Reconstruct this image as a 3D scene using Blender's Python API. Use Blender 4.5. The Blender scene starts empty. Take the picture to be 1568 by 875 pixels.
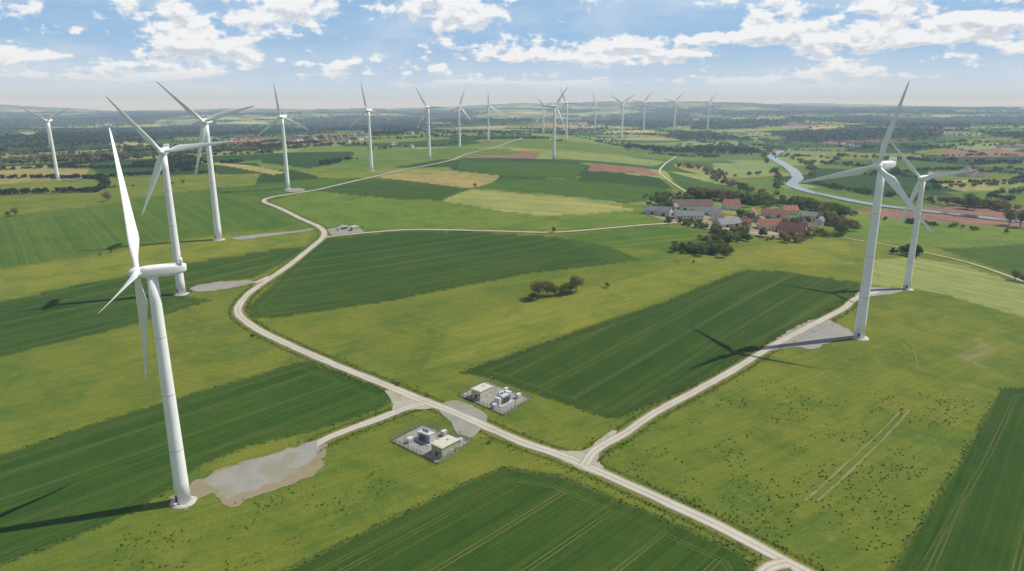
import bpy, bmesh, math, random
import numpy as np
from mathutils import Vector, geometry
rng=np.random.default_rng(11); random.seed(5)
scene=bpy.context.scene
H=170.0; PITCH=math.radians(14.87); SP=math.sin(PITCH); CP=math.cos(PITCH); FP=1045.0
USE_VOL=True
SUN=Vector((0.955*math.cos(math.radians(51)),0.297*math.cos(math.radians(51)),math.sin(math.radians(51))))
# ------------------------------------------------------------------ terrain
def sm(a,b,x):
    t=np.clip((x-a)/(b-a),0,1); return t*t*(3-2*t)
def hsh(i,j,k=0):
    v=np.sin(i*127.1+j*311.7+k*74.7)*43758.5453
    return v-np.floor(v)
def vn(x,y,k=0):
    i=np.floor(x); j=np.floor(y); fx=x-i; fy=y-j
    fx=fx*fx*(3-2*fx); fy=fy*fy*(3-2*fy)
    a=hsh(i,j,k); b=hsh(i+1,j,k); c=hsh(i,j+1,k); d=hsh(i+1,j+1,k)
    return (a*(1-fx)+b*fx)*(1-fy)+(c*(1-fx)+d*fx)*fy
def fbm(x,y,k=0,o=4):
    s=0; a=.5; t=0
    for q in range(o):
        s=s+a*vn(x*2**q+17*q,y*2**q-9*q,k+q); t+=a; a*=.5
    return s/t
def terr(x,y):
    x=np.asarray(x,float); y=np.asarray(y,float)
    r=np.hypot(x,y)
    z=48*sm(150,1150,y)*(1-sm(60,620,x))*(1-.62*sm(2600,4600,y))
    z=z-20*sm(450,1500,-x)*sm(700,1600,y)
    z=z+38*sm(1250,2500,x)*sm(0,1500,y)
    val=1-.97*sm(330,560,x)*(1-sm(1200,1600,x))*(1-sm(2800,3600,y))*sm(600,850,y)
    u=np.sin(x/97+1.3*np.sin(y/160))*np.cos(y/121+.6)
    z=z+u*2.2*sm(250,900,r)*val
    z=z+(np.sin(x/310+2)*np.sin(y/420+1))*6*sm(900,2500,r)*val
    z=z+(np.sin(x/1130+1)*np.cos(y/900+.4*np.sin(x/1500)))*30*sm(3500,8000,r)
    z=z+100*sm(6500,17000,r)+sm(9000,17000,r)*75*(np.sin(x/2900+.5)+.45*np.sin(x/1130+y/2500)-.15)
    return z
DS=np.geomspace(50,21000,7000)
def P(px,py,off=0.0):
    v=-FP*SP+(437.5-py)*CP; w=FP*CP+(437.5-py)*SP
    a=(px-784)/w; s=-v/w
    zr=H-s*DS; zt=terr(a*DS,DS)
    k=np.nonzero(zr<zt)[0]
    if len(k)==0: D=DS[-1]
    else:
        i=k[0]
        if i==0: D=DS[0]
        else:
            g0=zr[i-1]-zt[i-1]; g1=zr[i]-zt[i]; D=DS[i-1]+(DS[i]-DS[i-1])*g0/(g0-g1)
    return Vector((a*D,D,float(terr(a*D,D))+off))
def PX(pts): return [P(*p) for p in pts]
def proj(x,y,z):
    dz=z-H; d=y*CP-dz*SP; u=y*SP+dz*CP
    return 784+FP*x/d, 437.5-FP*u/d
def ppm(p): return FP/math.sqrt(p.x**2+p.y**2+(H-p.z)**2)
# ------------------------------------------------------------------ materials
class NT:
    def __init__(s,nt): s.nt=nt; s.n=nt.nodes; s.l=nt.links
    def set(s,sock,v):
        if isinstance(v,bpy.types.NodeSocket): s.l.new(v,sock)
        else:
            try: sock.default_value=v
            except Exception: sock.default_value=tuple(v)+(1,)
    def m(s,op,a,b=None,c=None,clamp=False):
        n=s.n.new('ShaderNodeMath'); n.operation=op; n.use_clamp=clamp
        s.set(n.inputs[0],a)
        if b is not None: s.set(n.inputs[1],b)
        if c is not None: s.set(n.inputs[2],c)
        return n.outputs[0]
    def ss(s,x,a,b,o0=0.,o1=1.):
        n=s.n.new('ShaderNodeMapRange'); n.interpolation_type='SMOOTHSTEP'
        s.set(n.inputs[0],x); n.inputs[1].default_value=a; n.inputs[2].default_value=b; n.inputs[3].default_value=o0; n.inputs[4].default_value=o1
        return n.outputs[0]
    def mix(s,f,a,b,mode='MIX'):
        n=s.n.new('ShaderNodeMix'); n.data_type='RGBA'; n.blend_type=mode
        s.set(n.inputs[0],f); s.set(n.inputs[6],a if isinstance(a,bpy.types.NodeSocket) else tuple(a)+(1,)); s.set(n.inputs[7],b if isinstance(b,bpy.types.NodeSocket) else tuple(b)+(1,))
        return n.outputs[2]
    def xyz(s,x,y,z):
        n=s.n.new('ShaderNodeCombineXYZ'); s.set(n.inputs[0],x); s.set(n.inputs[1],y); s.set(n.inputs[2],z); return n.outputs[0]
    def noise(s,vec,scale,detail=3,rough=.5,dist=0.):
        n=s.n.new('ShaderNodeTexNoise'); s.l.new(vec,n.inputs['Vector']); n.inputs['Scale'].default_value=scale
        n.inputs['Detail'].default_value=detail; n.inputs['Roughness'].default_value=rough; n.inputs['Distortion'].default_value=dist
        return n.outputs[0]
    def attr(s,name,out='Fac'):
        n=s.n.new('ShaderNodeAttribute'); n.attribute_name=name; return n.outputs[out]
    def pos(s): return s.n.new('ShaderNodeNewGeometry').outputs['Position']
def newmat(name):
    m=bpy.data.materials.new(name); m.use_nodes=True; nt=m.node_tree
    return m,NT(nt),nt.nodes['Principled BSDF']
def plain(name,col,rough=.6,var=.15,scale=1.5,metal=0.,spec=.3):
    m,t,b=newmat(name)
    tc=t.n.new('ShaderNodeTexCoord').outputs['Object']
    n=t.noise(tc,scale,5,.6)
    c=t.mix(t.ss(n,.3,.7),tuple(v*(1-var) for v in col),tuple(min(1,v*(1+var)) for v in col))
    t.l.new(c,b.inputs['Base Color']); b.inputs['Roughness'].default_value=rough; b.inputs['Metallic'].default_value=metal
    b.inputs['Specular IOR Level'].default_value=spec
    return m
M_white=plain('turbine_white',(.80,.81,.81),.38,.03,.12,spec=.4)
M_seam=plain('flange_grey',(.5,.51,.52),.5,.05)
M_conc=plain('concrete',(.42,.41,.38),.85,.15,.8)
M_dark=plain('dark_metal',(.06,.065,.07),.5)
M_kiosk=plain('kiosk_beige',(.5,.45,.33),.8,.08)
M_kgreen=plain('kiosk_green',(.32,.35,.2),.8,.08)
M_kroof=plain('kiosk_roof',(.5,.48,.4),.8,.1)
M_steel=plain('cabinet_grey',(.5,.52,.53),.45,.08)
M_galv=plain('galvanised_steel',(.2,.21,.215),.5,.1,metal=.3)
M_wallw=plain('render_white',(.70,.67,.60),.85,.12,.3)
M_wallb=plain('brick_wall',(.33,.2,.14),.9,.2,.5)
M_wallg=plain('wall_grey',(.45,.45,.43),.85,.12,.3)
M_rr=plain('roof_red',(.27,.115,.075),.85,.3,.5)
M_rb=plain('roof_brown',(.14,.09,.075),.85,.25,.4)
M_rg=plain('roof_grey',(.15,.16,.18),.7,.2,.3)
M_rd=plain('roof_darkred',(.15,.065,.055),.85,.2,.4)
M_glass=plain('window_glass',(.03,.035,.045),.15,.1)
M_bark=plain('bark',(.09,.065,.045),.95,.3,3)
def foliage(name,col,col2):
    m,t,b=newmat(name); t.n.remove(b)
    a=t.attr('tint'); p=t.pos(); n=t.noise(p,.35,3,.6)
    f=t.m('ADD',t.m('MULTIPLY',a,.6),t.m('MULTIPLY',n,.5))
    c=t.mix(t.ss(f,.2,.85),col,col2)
    d=t.n.new('ShaderNodeBsdfDiffuse'); tr=t.n.new('ShaderNodeBsdfTranslucent'); mx=t.n.new('ShaderNodeMixShader')
    t.l.new(c,d.inputs[0]); t.l.new(c,tr.inputs[0]); mx.inputs[0].default_value=.3
    t.l.new(d.outputs[0],mx.inputs[1]); t.l.new(tr.outputs[0],mx.inputs[2]); t.l.new(mx.outputs[0],t.n['Material Output'].inputs[0])
    return m
M_leaf=foliage('leaves_green',(.05,.088,.013),(.18,.225,.045))
M_leafb=foliage('leaves_budding',(.11,.095,.03),(.28,.24,.085))
M_leafd=foliage('leaves_dark',(.018,.038,.013),(.075,.105,.028))
M_tuft=foliage('tuft_grass',(.035,.07,.010),(.11,.14,.025))
def gravelmat(name,c1,c2,road):
    m,t,b=newmat(name); p=t.pos()
    n1=t.noise(p,.06,4,.6); n2=t.noise(p,.9,5,.7); n3=t.noise(p,6,3,.6)
    f=t.m('ADD',t.m('MULTIPLY',n1,.55),t.m('MULTIPLY',n2,.45))
    c=t.mix(t.ss(f,.35,.65),c1,c2)
    if road:
        v=t.m('ABSOLUTE',t.attr('across'))
        tr=t.ss(t.m('ABSOLUTE',t.m('SUBTRACT',v,.42)),.05,.25,1,0)
        c=t.mix(t.m('MULTIPLY',tr,.55),c,tuple(min(.62,x*1.25) for x in c2))
        ce=t.m('MULTIPLY',t.ss(v,.05,.2,1,0),t.ss(n2,.4,.65,0,.5)); c=t.mix(ce,c,(.22,.215,.12))
        ed=t.ss(t.m('ADD',v,t.m('MULTIPLY',t.m('SUBTRACT',n2,.5),.9)),.72,1.05)
        c=t.mix(t.m('MULTIPLY',ed,.8),c,(.17,.17,.07))
    else:
        g=t.ss(t.m('ADD',n1,t.m('MULTIPLY',n2,.4)),.66,.84)
        c=t.mix(t.m('MULTIPLY',g,.6),c,(.17,.165,.08))
    c=t.mix(t.ss(n3,.3,.7,0,.22),c,(.22,.2,.17))
    t.l.new(c,b.inputs['Base Color']); b.inputs['Roughness'].default_value=.95; b.inputs['Specular IOR Level'].default_value=.1
    return m
M_road=gravelmat('gravel_track',(.35,.325,.27),(.46,.435,.37),True)
M_apron=gravelmat('gravel_apron',(.33,.305,.25),(.44,.415,.35),False)
M_pad=gravelmat('gravel_pad_grey',(.23,.225,.21),(.33,.32,.295),False)
M_pad2=gravelmat('gravel_pad_soil',(.20,.165,.09),(.30,.25,.165),False)
# ------------------------------------------------------------------ mesh helpers
def link(o): scene.collection.objects.link(o); return o
class MB:
    def __init__(s): s.v=[]; s.f=[]; s.mi=[]
    def add(s,vs,fs,mi=0):
        b=len(s.v); s.v+= [tuple(v) for v in vs]; s.f+=[tuple(b+i for i in f) for f in fs]; s.mi+=[mi]*len(fs)
    def box(s,c,sx,sy,sz,ax=(1,0),mi=0,bev=0):
        ux=Vector((ax[0],ax[1],0)).normalized(); uy=Vector((-ux.y,ux.x,0)); c=Vector(c)
        if bev<=0:
            vs=[c+ux*(i*sx/2)+uy*(j*sy/2)+Vector((0,0,k*sz)) for k in (0,1) for i,j in ((-1,-1),(1,-1),(1,1),(-1,1))]
            s.add(vs,[(3,2,1,0),(4,5,6,7),(0,1,5,4),(1,2,6,5),(2,3,7,6),(3,0,4,7)],mi)
        else:
            bm=bmesh.new(); bmesh.ops.create_cube(bm,size=1)
            for v in bm.verts: v.co=Vector((v.co.x*sx,v.co.y*sy,(v.co.z+.5)*sz))
            bmesh.ops.bevel(bm,geom=bm.edges[:],offset=bev,segments=4,affect='EDGES',profile=.5)
            bm.verts.index_update()
            s.add([c+ux*v.co.x+uy*v.co.y+Vector((0,0,v.co.z)) for v in bm.verts],[[q.index for q in f.verts] for f in bm.faces],mi); bm.free()
    def lathe(s,prof,o,a,seg=24,mi=0,cap=True):
        a=Vector(a).normalized(); t=Vector((0,0,1)) if abs(a.z)<.9 else Vector((1,0,0)); u=a.cross(t).normalized(); w=a.cross(u)
        o=Vector(o); vs=[]; fs=[]
        for t_,r in prof:
            for k in range(seg):
                q=2*math.pi*k/seg; vs.append(o+a*t_+u*(r*math.cos(q))+w*(r*math.sin(q)))
        n=len(prof)
        for i in range(n-1):
            for k in range(seg):
                k2=(k+1)%seg; fs.append((i*seg+k,i*seg+k2,(i+1)*seg+k2,(i+1)*seg+k))
        if cap: fs.append(tuple(range(seg))[::-1]); fs.append(tuple((n-1)*seg+k for k in range(seg)))
        s.add(vs,fs,mi)
    def obj(s,name,mats,parent=None,smooth=False):
        me=bpy.data.meshes.new(name); me.from_pydata(s.v,[],s.f)
        for m in mats: me.materials.append(m)
        me.polygons.foreach_set('material_index',s.mi)
        bm=bmesh.new(); bm.from_mesh(me); bmesh.ops.recalc_face_normals(bm,faces=bm.faces[:]); bm.to_mesh(me); bm.free()
        if smooth: me.polygons.foreach_set('use_smooth',[len(p.vertices)==4 for p in me.polygons])
        me.update(); o=link(bpy.data.objects.new(name,me))
        if parent: o.parent=parent
        return o
def empty(name):
    e=bpy.data.objects.new(name,None); e.empty_display_size=2; return link(e)
def fastmesh(name,V,Fc,mats,attrs={},smooth=False):
    me=bpy.data.meshes.new(name); V=np.ascontiguousarray(V,dtype=np.float32); Fc=np.ascontiguousarray(Fc,dtype=np.int32)
    k=Fc.shape[1]; me.vertices.add(len(V)); me.vertices.foreach_set('co',V.ravel())
    me.loops.add(Fc.size); me.loops.foreach_set('vertex_index',Fc.ravel())
    me.polygons.add(len(Fc)); me.polygons.foreach_set('loop_start',np.arange(0,Fc.size,k,dtype=np.int32))
    try: me.polygons.foreach_set('loop_total',np.full(len(Fc),k,dtype=np.int32))
    except Exception: pass
    if smooth: me.polygons.foreach_set('use_smooth',np.ones(len(Fc),dtype=bool))
    for nme,a in attrs.items():
        if a.ndim==1:
            at=me.attributes.new(nme,'FLOAT','POINT'); at.data.foreach_set('value',a.astype(np.float32))
        else:
            at=me.attributes.new(nme,'FLOAT_COLOR','POINT'); c=np.ones((len(a),4),np.float32); c[:,:3]=a; at.data.foreach_set('color',c.ravel())
    me.update(calc_edges=True); me.validate()
    for m in mats: me.materials.append(m)
    return link(bpy.data.objects.new(name,me))
# ------------------------------------------------------------------ fields
COL=dict(G=(.100,.134,.017),D=(.023,.056,.0075),M=(.045,.092,.012),L=(.088,.143,.019),P=(.155,.20,.058),Y=(.235,.215,.066),B=(.19,.11,.075),G2=(.126,.156,.021),W=(.022,.038,.013),P2=(.15,.165,.05))
COL={k:tuple(c*1.13 for c in v) for k,v in COL.items()}
FIELDS=[ # type, polygon, line direction
('G2',[(-150,455),(0,418),(180,385),(340,362),(480,352),(470,372),(330,392),(230,413),(0,458),(-150,500)],None),
('M',[(-150,350),(0,333),(130,318),(300,292),(400,300),(420,322),(455,345),(340,358),(180,380),(0,413),(-150,445)],((130,320),(190,375))),
('D',[(-150,500),(0,464),(130,434),(230,417),(330,397),(440,380),(468,380),(435,402),(385,426),(300,436),(284,456),(325,460),(190,500),(0,546),(-150,585)],((0,546),(190,500))),
('D',[(-200,760),(0,697),(140,650),(300,602),(440,560),(468,553),(530,574),(603,604),(590,622),(545,640),(480,660),(380,684),(310,712),(262,750),(190,793),(0,866),(-200,935)],((0,697),(300,602))),
('L',[(415,308),(470,292),(560,300),(700,318),(840,335),(830,352),(680,350),(560,355),(495,345),(450,325)],None),
('D',[(485,291),(560,277),(600,276),(722,290),(690,307),(600,305),(520,297)],((520,297),(690,307))),
('Y',[(575,272),(620,260),(700,262),(768,270),(750,283),(720,289),(640,279)],None),
('P',[(675,308),(722,290),(850,302),(930,312),(975,322),(940,328),(830,331),(760,323)],((675,308),(940,328))),
('L',[(840,335),(975,323),(1000,335),(990,343),(850,354),(832,352)],None),
('D',[(500,366),(600,356),(720,354),(860,364),(945,404),(800,420),(600,460),(430,486),(388,486),(378,472),(430,424),(480,380)],((430,486),(800,420))),
('M',[(865,362),(1020,347),(1095,357),(1100,368),(1035,384),(900,377)],((865,362),(1020,347))),
('M',[(850,362),(935,378),(985,400),(940,404)],None),
('G2',[(690,500),(800,462),(950,430),(1130,380),(1300,370),(1310,405),(1140,408),(1000,462),(900,500),(720,548),(640,570)],None),
('D',[(703,570),(760,550),(900,501),(1020,461),(1140,414),(1200,415),(1318,434),(1318,450),(1240,494),(1150,540),(1060,592),(945,642),(925,640),(860,618),(812,602),(760,583)],((780,590),(1140,420))),
('D',[(770,716),(860,730),(1000,786),(1140,850),(1158,880),(1150,960),(200,960),(440,872),(600,794),(700,745)],((560,855),(790,728))),
('D',[(1700,585),(1530,596),(1480,690),(1420,780),(1362,870),(1300,980),(1850,980)],((1430,875),(1540,640))),
('P2',[(1450,548),(1495,512),(1535,535),(1515,572)],None),
('P',[(1325,398),(1400,394),(1480,408),(1568,436),(1700,470),(1700,530),(1568,486),(1440,450),(1330,436)],((1330,436),(1568,486))),
('M',[(1435,380),(1568,374),(1700,370),(1700,470),(1568,425),(1500,403)],None),
('L',[(1300,336),(1568,350),(1700,352),(1700,370),(1568,373),(1440,378),(1320,366),(1290,350)],None),
('M',[(770,273),(850,275),(1000,285),(1050,300),(960,312),(860,300),(730,288)],None),
('M',[(705,246),(830,249),(900,252),(880,275),(770,270),(700,260)],None),
('D',[(900,264),(1010,272),(1030,290),(880,278)],None),
('B',[(905,251),(990,258),(1012,270),(900,262)],None),
('P',[(830,232),(940,238),(1020,248),(1000,255),(820,244)],None),
('L',[(780,216),(930,222),(1010,238),(930,236),(800,228)],None),
('M',[(1020,262),(1090,280),(1180,300),(1130,300),(1065,300),(1040,285)],None),
('P',[(1090,250),(1180,250),(1192,266),(1100,268)],None),
('L',[(1110,225),(1190,232),(1185,246),(1100,245)],None),
('L',[(1225,295),(1195,286),(1200,268),(1110,272),(1140,290),(1230,310)],None),
('D',[(140,256),(250,247),(395,250),(400,263),(250,268),(150,268)],None),
('Y',[(285,247),(320,247),(440,264),(420,268)],None),
('Y',[(-100,262),(0,256),(140,251),(130,272),(0,283),(-100,290)],None),
('G',[(-150,290),(0,284),(130,273),(160,270),(400,266),(390,284),(300,291),(130,315),(0,331),(-150,348)],None),
('D',[(400,236),(540,232),(550,246),(470,258),(400,250)],None),
('L',[(545,236),(700,225),(700,240),(560,262),(500,262)],None),
('L',[(600,240),(700,226),(780,228),(800,236),(720,240),(700,246)],None),
('B',[(330,216),(410,210),(410,217),(350,221)],None),
('Y',[(1420,278),(1500,275),(1530,290),(1440,292)],None),
('B',[(1440,232),(1530,228),(1568,234),(1568,240),(1450,240)],None),
('D',[(1250,258),(1420,262),(1440,285),(1500,300),(1330,300),(1250,280)],None),
('L',[(1440,294),(1568,292),(1700,296),(1700,330),(1568,322),(1500,306)],None),
('D',[(1310,218),(1420,220),(1400,235),(1290,232)],None),
]
PAL=['G','L','M','P','D','Y','L','B','L','G2','M','P','D','M','G2','D']
def inpoly(x,y,poly):
    ins=np.zeros(x.shape,bool); n=len(poly)
    for i in range(n):
        x0,y0=poly[i][0],poly[i][1]; x1,y1=poly[(i+1)%n][0],poly[(i+1)%n][1]
        if y0==y1: continue
        c=((y0>y)!=(y1>y))&(x<(x1-x0)*(y-y0)/(y1-y0)+x0); ins^=c
    return ins
def dpoly(x,y,poly,closed=True):
    d=np.full(x.shape,1e9); n=len(poly)
    for i in range(n if closed else n-1):
        x0,y0=poly[i][0],poly[i][1]; x1,y1=poly[(i+1)%n][0],poly[(i+1)%n][1]
        ex,ey=x1-x0,y1-y0; L=ex*ex+ey*ey+1e-9
        t=np.clip(((x-x0)*ex+(y-y0)*ey)/L,0,1); d=np.minimum(d,np.hypot(x-x0-t*ex,y-y0-t*ey))
    return d
def voro(x,y):
    u=(x*.9+y*.35)/330.; v=(y*.94-x*.34)/230.
    u=u+.12*np.sin(v*2.1); i0=np.floor(u); j0=np.floor(v)
    f1=np.full(x.shape,1e9); f2=f1.copy(); cid=np.zeros(x.shape)
    for di in (-1,0,1):
        for dj in (-1,0,1):
            i=i0+di; j=j0+dj
            d=np.hypot(i+.15+.7*hsh(i,j,1)-u,j+.15+.7*hsh(i,j,2)-v)
            c=hsh(i,j,3); m=d<f1
            f2=np.where(m,f1,np.minimum(f2,d)); cid=np.where(m,c,cid); f1=np.where(m,d,f1)
    return cid,f2-f1
WOODPX=[[(460,184),(640,181),(655,196),(560,200),(480,205)],[(60,204),(250,198),(400,198),(410,208),(250,214),(60,222)],
 [(1180,206),(1300,198),(1420,200),(1440,212),(1300,218),(1210,216)],[(1330,182),(1568,180),(1700,186),(1568,190),(1340,190)],[(1500,206),(1700,204),(1700,216),(1568,214)],[(0,186),(140,184),(250,182),(240,187),(100,192),(0,194)],
 [(1060,190),(1180,186),(1200,192),(1120,200),(1060,200)],[(660,186),(800,184),(820,188),(700,192)],[(900,182),(1050,180),(1060,185),(940,187)],[(0,176),(420,175),(430,178),(0,180)],[(1100,176),(1568,174),(1568,177),(1110,179)]]
WOODS=[PX(w) for w in WOODPX]
def woodmask(x,y):
    r=np.hypot(x,y)
    w=sm(.56,.58,fbm(x/900+3,y/1500+8,5))*sm(3600,4200,r)
    w=np.maximum(w,sm(.62,.64,fbm(x/500+3,y/700+1,15))*sm(2300,2700,r)*(np.abs(x)>350))
    for q in WOODS:
        b=[(p.x+60*0,p.y) for p in q]
        xs=[p[0] for p in b]; ys=[p[1] for p in b]
        k=(x>min(xs)-50)&(x<max(xs)+50)&(y>min(ys)-50)&(y<max(ys)+50)
        if k.any():
            wx=x[k]+60*(fbm(x[k]/130,y[k]/130,33)-.5); wy=y[k]+160*(fbm(x[k]/150,y[k]/150,37)-.5)
            t=w[k]; t[inpoly(wx,wy,b)]=1; w[k]=t
    return w
FW=[(t,PX(p),None if d is None else PX(d)) for t,p,d in FIELDS]
# ------------------------------------------------------------------ roads
def smoothline(pts,step=2.5):
    pts=[Vector((p[0],p[1])) for p in pts]; out=[]
    q=[pts[0]*2-pts[1]]+pts+[pts[-1]*2-pts[-2]]
    for i in range(1,len(q)-2):
        L=(q[i+1]-q[i]).length; n=max(2,int(L/step))
        for k in range(n):
            t=k/n; a,b,c,d=q[i-1],q[i],q[i+1],q[i+2]
            out.append(.5*((2*b)+(c-a)*t+(2*a-5*b+4*c-d)*t*t+(-a+3*b-3*c+d)*t**3))
    out.append(pts[-1]); return np.array([(p.x,p.y) for p in out])
def off(x,y): return .05+.00042*np.hypot(x,y)
RN=[0]
ROADLINES=[]
def ribbon(name,px,w,mat,jit=.35,extra=0.,w2=None):
    RN[0]+=1; L=smoothline(PX(px)); n=len(L)
    if 'road' in name or 'farm' in name: ROADLINES.append((L,w))
    T=np.gradient(L,axis=0); T/=np.linalg.norm(T,axis=1)[:,None]+1e-9; N=np.stack([-T[:,1],T[:,0]],1)
    ks=np.array([-1,-.5,0,.5,1.]); ww=np.full(n,w,float)
    if w2: ww=np.linspace(w,w2,n)
    e1=1+jit*(vn(np.arange(n)*.35,np.full(n,RN[0]*3.3))-.5)+jit*(vn(np.arange(n)*.06,np.full(n,RN[0]*7.3))-.5)
    e2=1+jit*(vn(np.arange(n)*.35,np.full(n,RN[0]*5.1+50))-.5)
    V=[];A=[]
    for k in ks:
        e=np.where(k<0,e1,e2) if k!=0 else 1
        q=L+N*(k*ww*.5*e)[:,None] if k!=0 else L
        V.append(np.column_stack([q,terr(q[:,0],q[:,1])+off(q[:,0],q[:,1])+.006*RN[0]+extra])); A.append(np.full(n,k))
    V=np.stack(V,1).reshape(-1,3); A=np.stack(A,1).ravel()
    i=np.arange(n-1)[:,None]*5+np.arange(4)[None,:]; i=i.ravel()
    F=np.stack([i,i+1,i+6,i+5],1)[:,::-1]
    return fastmesh(name,V,F,[mat],{'across':A},True)
def pad(name,px,mat,z=.0,jit=1.0,soft=True):
    W=[Vector(p[:2]) for p in PX(px)]; L=[]
    if soft:
        for _ in range(2):
            Q=[]
            for i in range(len(W)):
                a,b=W[i],W[(i+1)%len(W)]; Q+=[a.lerp(b,.22),a.lerp(b,.78)]
            W=Q
    n=len(W)
    for i in range(n):
        a=W[i]; b=W[(i+1)%n]; k=max(1,int((b-a).length/1.5))
        for j in range(k): L.append(a.lerp(b,j/k))
    L=np.array([(p.x,p.y) for p in L])
    L=L+jit*(np.stack([fbm(L[:,0]*.25,L[:,1]*.25,4),fbm(L[:,0]*.25,L[:,1]*.25,9)],1)-.5)*3
    m=len(L); x0,y0=L.min(0); x1,y1=L.max(0); st=max(4,(x1-x0)/60)
    gx,gy=np.meshgrid(np.arange(x0,x1,st),np.arange(y0,y1,st)); gx=gx.ravel(); gy=gy.ravel()
    k=inpoly(gx,gy,L)&(dpoly(gx,gy,L)>st*.4)
    pts=[Vector(p) for p in L]+[Vector((a,b)) for a,b in zip(gx[k],gy[k])]
    r=geometry.delaunay_2d_cdt(pts,[(i,(i+1)%m) for i in range(m)],[],1,1e-4)
    v=np.array([(p.x,p.y) for p in r[0]]); f=np.array([t for t in r[2] if len(t)==3])
    V=np.column_stack([v,terr(v[:,0],v[:,1])+off(v[:,0],v[:,1])+z])
    return fastmesh(name,V,f,[mat],{},True)
pad('gravel_pad',[(296,738),(330,722),(370,706),(430,692),(490,670),(510,682),(492,700),(502,714),(455,740),(400,758),(345,780),(330,752),(300,768),(285,782),(258,778),(258,762),(285,752)],M_pad2,-.012,2.4)
pad('gravel_pad',[(305,738),(370,708),(430,694),(490,672),(484,700),(450,728),(400,746),(348,766),(322,745)],M_pad,.02,2.)
pad('gravel_pad',[(1160,541),(1200,512),(1225,496),(1258,486),(1292,501),(1318,517),(1285,520),(1262,528),(1245,537),(1220,531)],M_pad,-.012,1.6)
pad('gravel_pad',[(1300,462),(1322,440),(1350,441),(1390,443),(1368,451),(1330,455)],M_pad,-.012,1.2)
pad('gravel_pad',[(288,442),(320,434),(350,431),(396,430),(378,437),(330,446),(300,448)],M_pad,-.012,1.5)
pad('gravel_pad',[(348,365),(400,359),(440,356),(489,349),(470,355),(420,361),(370,369)],M_pad,-.012,1.5)
pad('gravel_pad',[(432,291),(462,288),(470,293),(445,296)],M_pad,-.012,1.5)
pad('gravel_pad',[(90,273),(130,270),(143,272),(105,277)],M_pad,-.012,1.5)
AP1=[(664,622),(700,610),(750,634),(742,655),(722,674),(698,666),(692,650)]; AP2=[(836,690),(870,692),(900,690),(914,676),(935,660),(948,660),(924,682),(916,700),(926,722),(950,738),(905,726),(860,706)]; AP3=[(585,596),(610,600),(645,606),(685,622),(655,628),(625,628),(598,640),(604,618)]
pad('gravel_apron',AP1,M_pad,-.012,1.)
pad('gravel_apron',AP2,M_apron,.0,.8)
pad('gravel_apron',AP3,M_apron,.0,.8)
pad('village_yard',[(985,329),(1040,326),(1100,332),(1160,330),(1200,335),(1250,340),(1235,356),(1212,368),(1165,362),(1110,356),(1040,344)],M_pad2,.0,3)
SUB1=[(704,606),(745,585),(813,611),(772,636)]; SUB2=[(600,676),(648,652),(722,677),(672,711)]; SUB3=[(500,352),(545,345),(557,356),(508,361)]
for s_ in (SUB1,SUB2,SUB3): pad('substation_pad',s_,M_pad,.03,.2,False)
ribbon('gravel_road',[(1330,925),(1250,885),(1200,859),(1100,806),(1000,760),(920,724),(870,702),(800,678),(740,652),(690,630),(640,611),(600,594),(530,566),(470,541),(410,513),(378,494),(364,477),(375,456),(400,436),(440,409),(475,381),(496,362),(490,349),(460,335),(425,318),(404,309),(415,303),(450,297),(500,288),(560,274),(620,260),(690,246),(714,237),(770,222),(800,212)],6.4,M_road,.25)
ribbon('gravel_road',[(895,712),(912,690),(960,662),(1000,634),(1060,602),(1120,569),(1180,532),(1230,505),(1290,474),(1310,458),(1345,447)],5.4,M_road,.25)
ribbon('gravel_road',[(650,617),(620,626),(585,640),(540,656),(500,672),(470,690)],6.0,M_road,.3)
ribbon('gravel_road',[(494,364),(560,357),(640,352),(750,354),(850,356),(930,350),(1000,344),(1060,342),(1110,350),(1170,358),(1240,356),(1300,366),(1380,380),(1480,402),(1568,432),(1640,460)],4.4,M_road,.2)
ribbon('gravel_road',[(1070,303),(1045,291),(1018,272),(1010,262),(1020,250),(1035,240)],5.,M_road,.2)
ribbon('gravel_road',[(390,434),(400,430),(412,424)],5,M_road,.2)
ribbon('gravel_road',[(1205,862),(1180,868),(1165,885),(1160,920)],6,M_road,.3)
ribbon('farm_lane',[(714,237),(760,240),(848,245)],4,M_road,.3)
M_trk=gravelmat('worn_track',(.15,.16,.045),(.23,.215,.085),False)
ribbon('tyre_track',[(1232,768),(1280,725),(1330,680),(1378,632)],1.2,M_trk,1.2,-.03)
ribbon('tyre_track',[(1252,768),(1300,725),(1348,678),(1394,628)],1.2,M_trk,1.2,-.03)
ribbon('tyre_track',[(1406,565),(1401,545),(1394,530),(1370,514),(1340,508),(1312,522)],.6,M_trk,.9,-.03)
# ------------------------------------------------------------------ ground sheet
az=np.concatenate([np.radians(np.linspace(-180,-46,60,endpoint=False)),np.radians(np.linspace(-46,46,1250)),np.radians(np.linspace(46,180,61)[1:])])
dr=np.concatenate([[2,40,80],1/np.linspace(1/110.,1/1500.,620),np.geomspace(1510,6000,330),np.geomspace(6050,20500,170)])
A_,R_=np.meshgrid(az,dr); gx=(np.sin(A_)*R_).ravel(); gy=(np.cos(A_)*R_).ravel()
nr,nc=A_.shape
r=np.hypot(gx,gy)
jx=gx+1.6*(vn(gx*.35,gy*.35,2)-.5)+5*(fbm(gx/40,gy/40,6)-.5); jy=gy+1.6*(vn(gx*.35,gy*.35,8)-.5)+5*(fbm(gx/40,gy/40,12)-.5)
col=np.zeros((len(gx),3)); kind=np.zeros(len(gx)); cross=np.zeros(len(gx)); edged=np.full(len(gx),50.)
col[:]=COL['G']
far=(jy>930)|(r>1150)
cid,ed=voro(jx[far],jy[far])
pal=np.array([COL[k] for k in PAL]); ci=np.minimum((cid*len(PAL)).astype(int),len(PAL)-1)
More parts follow.
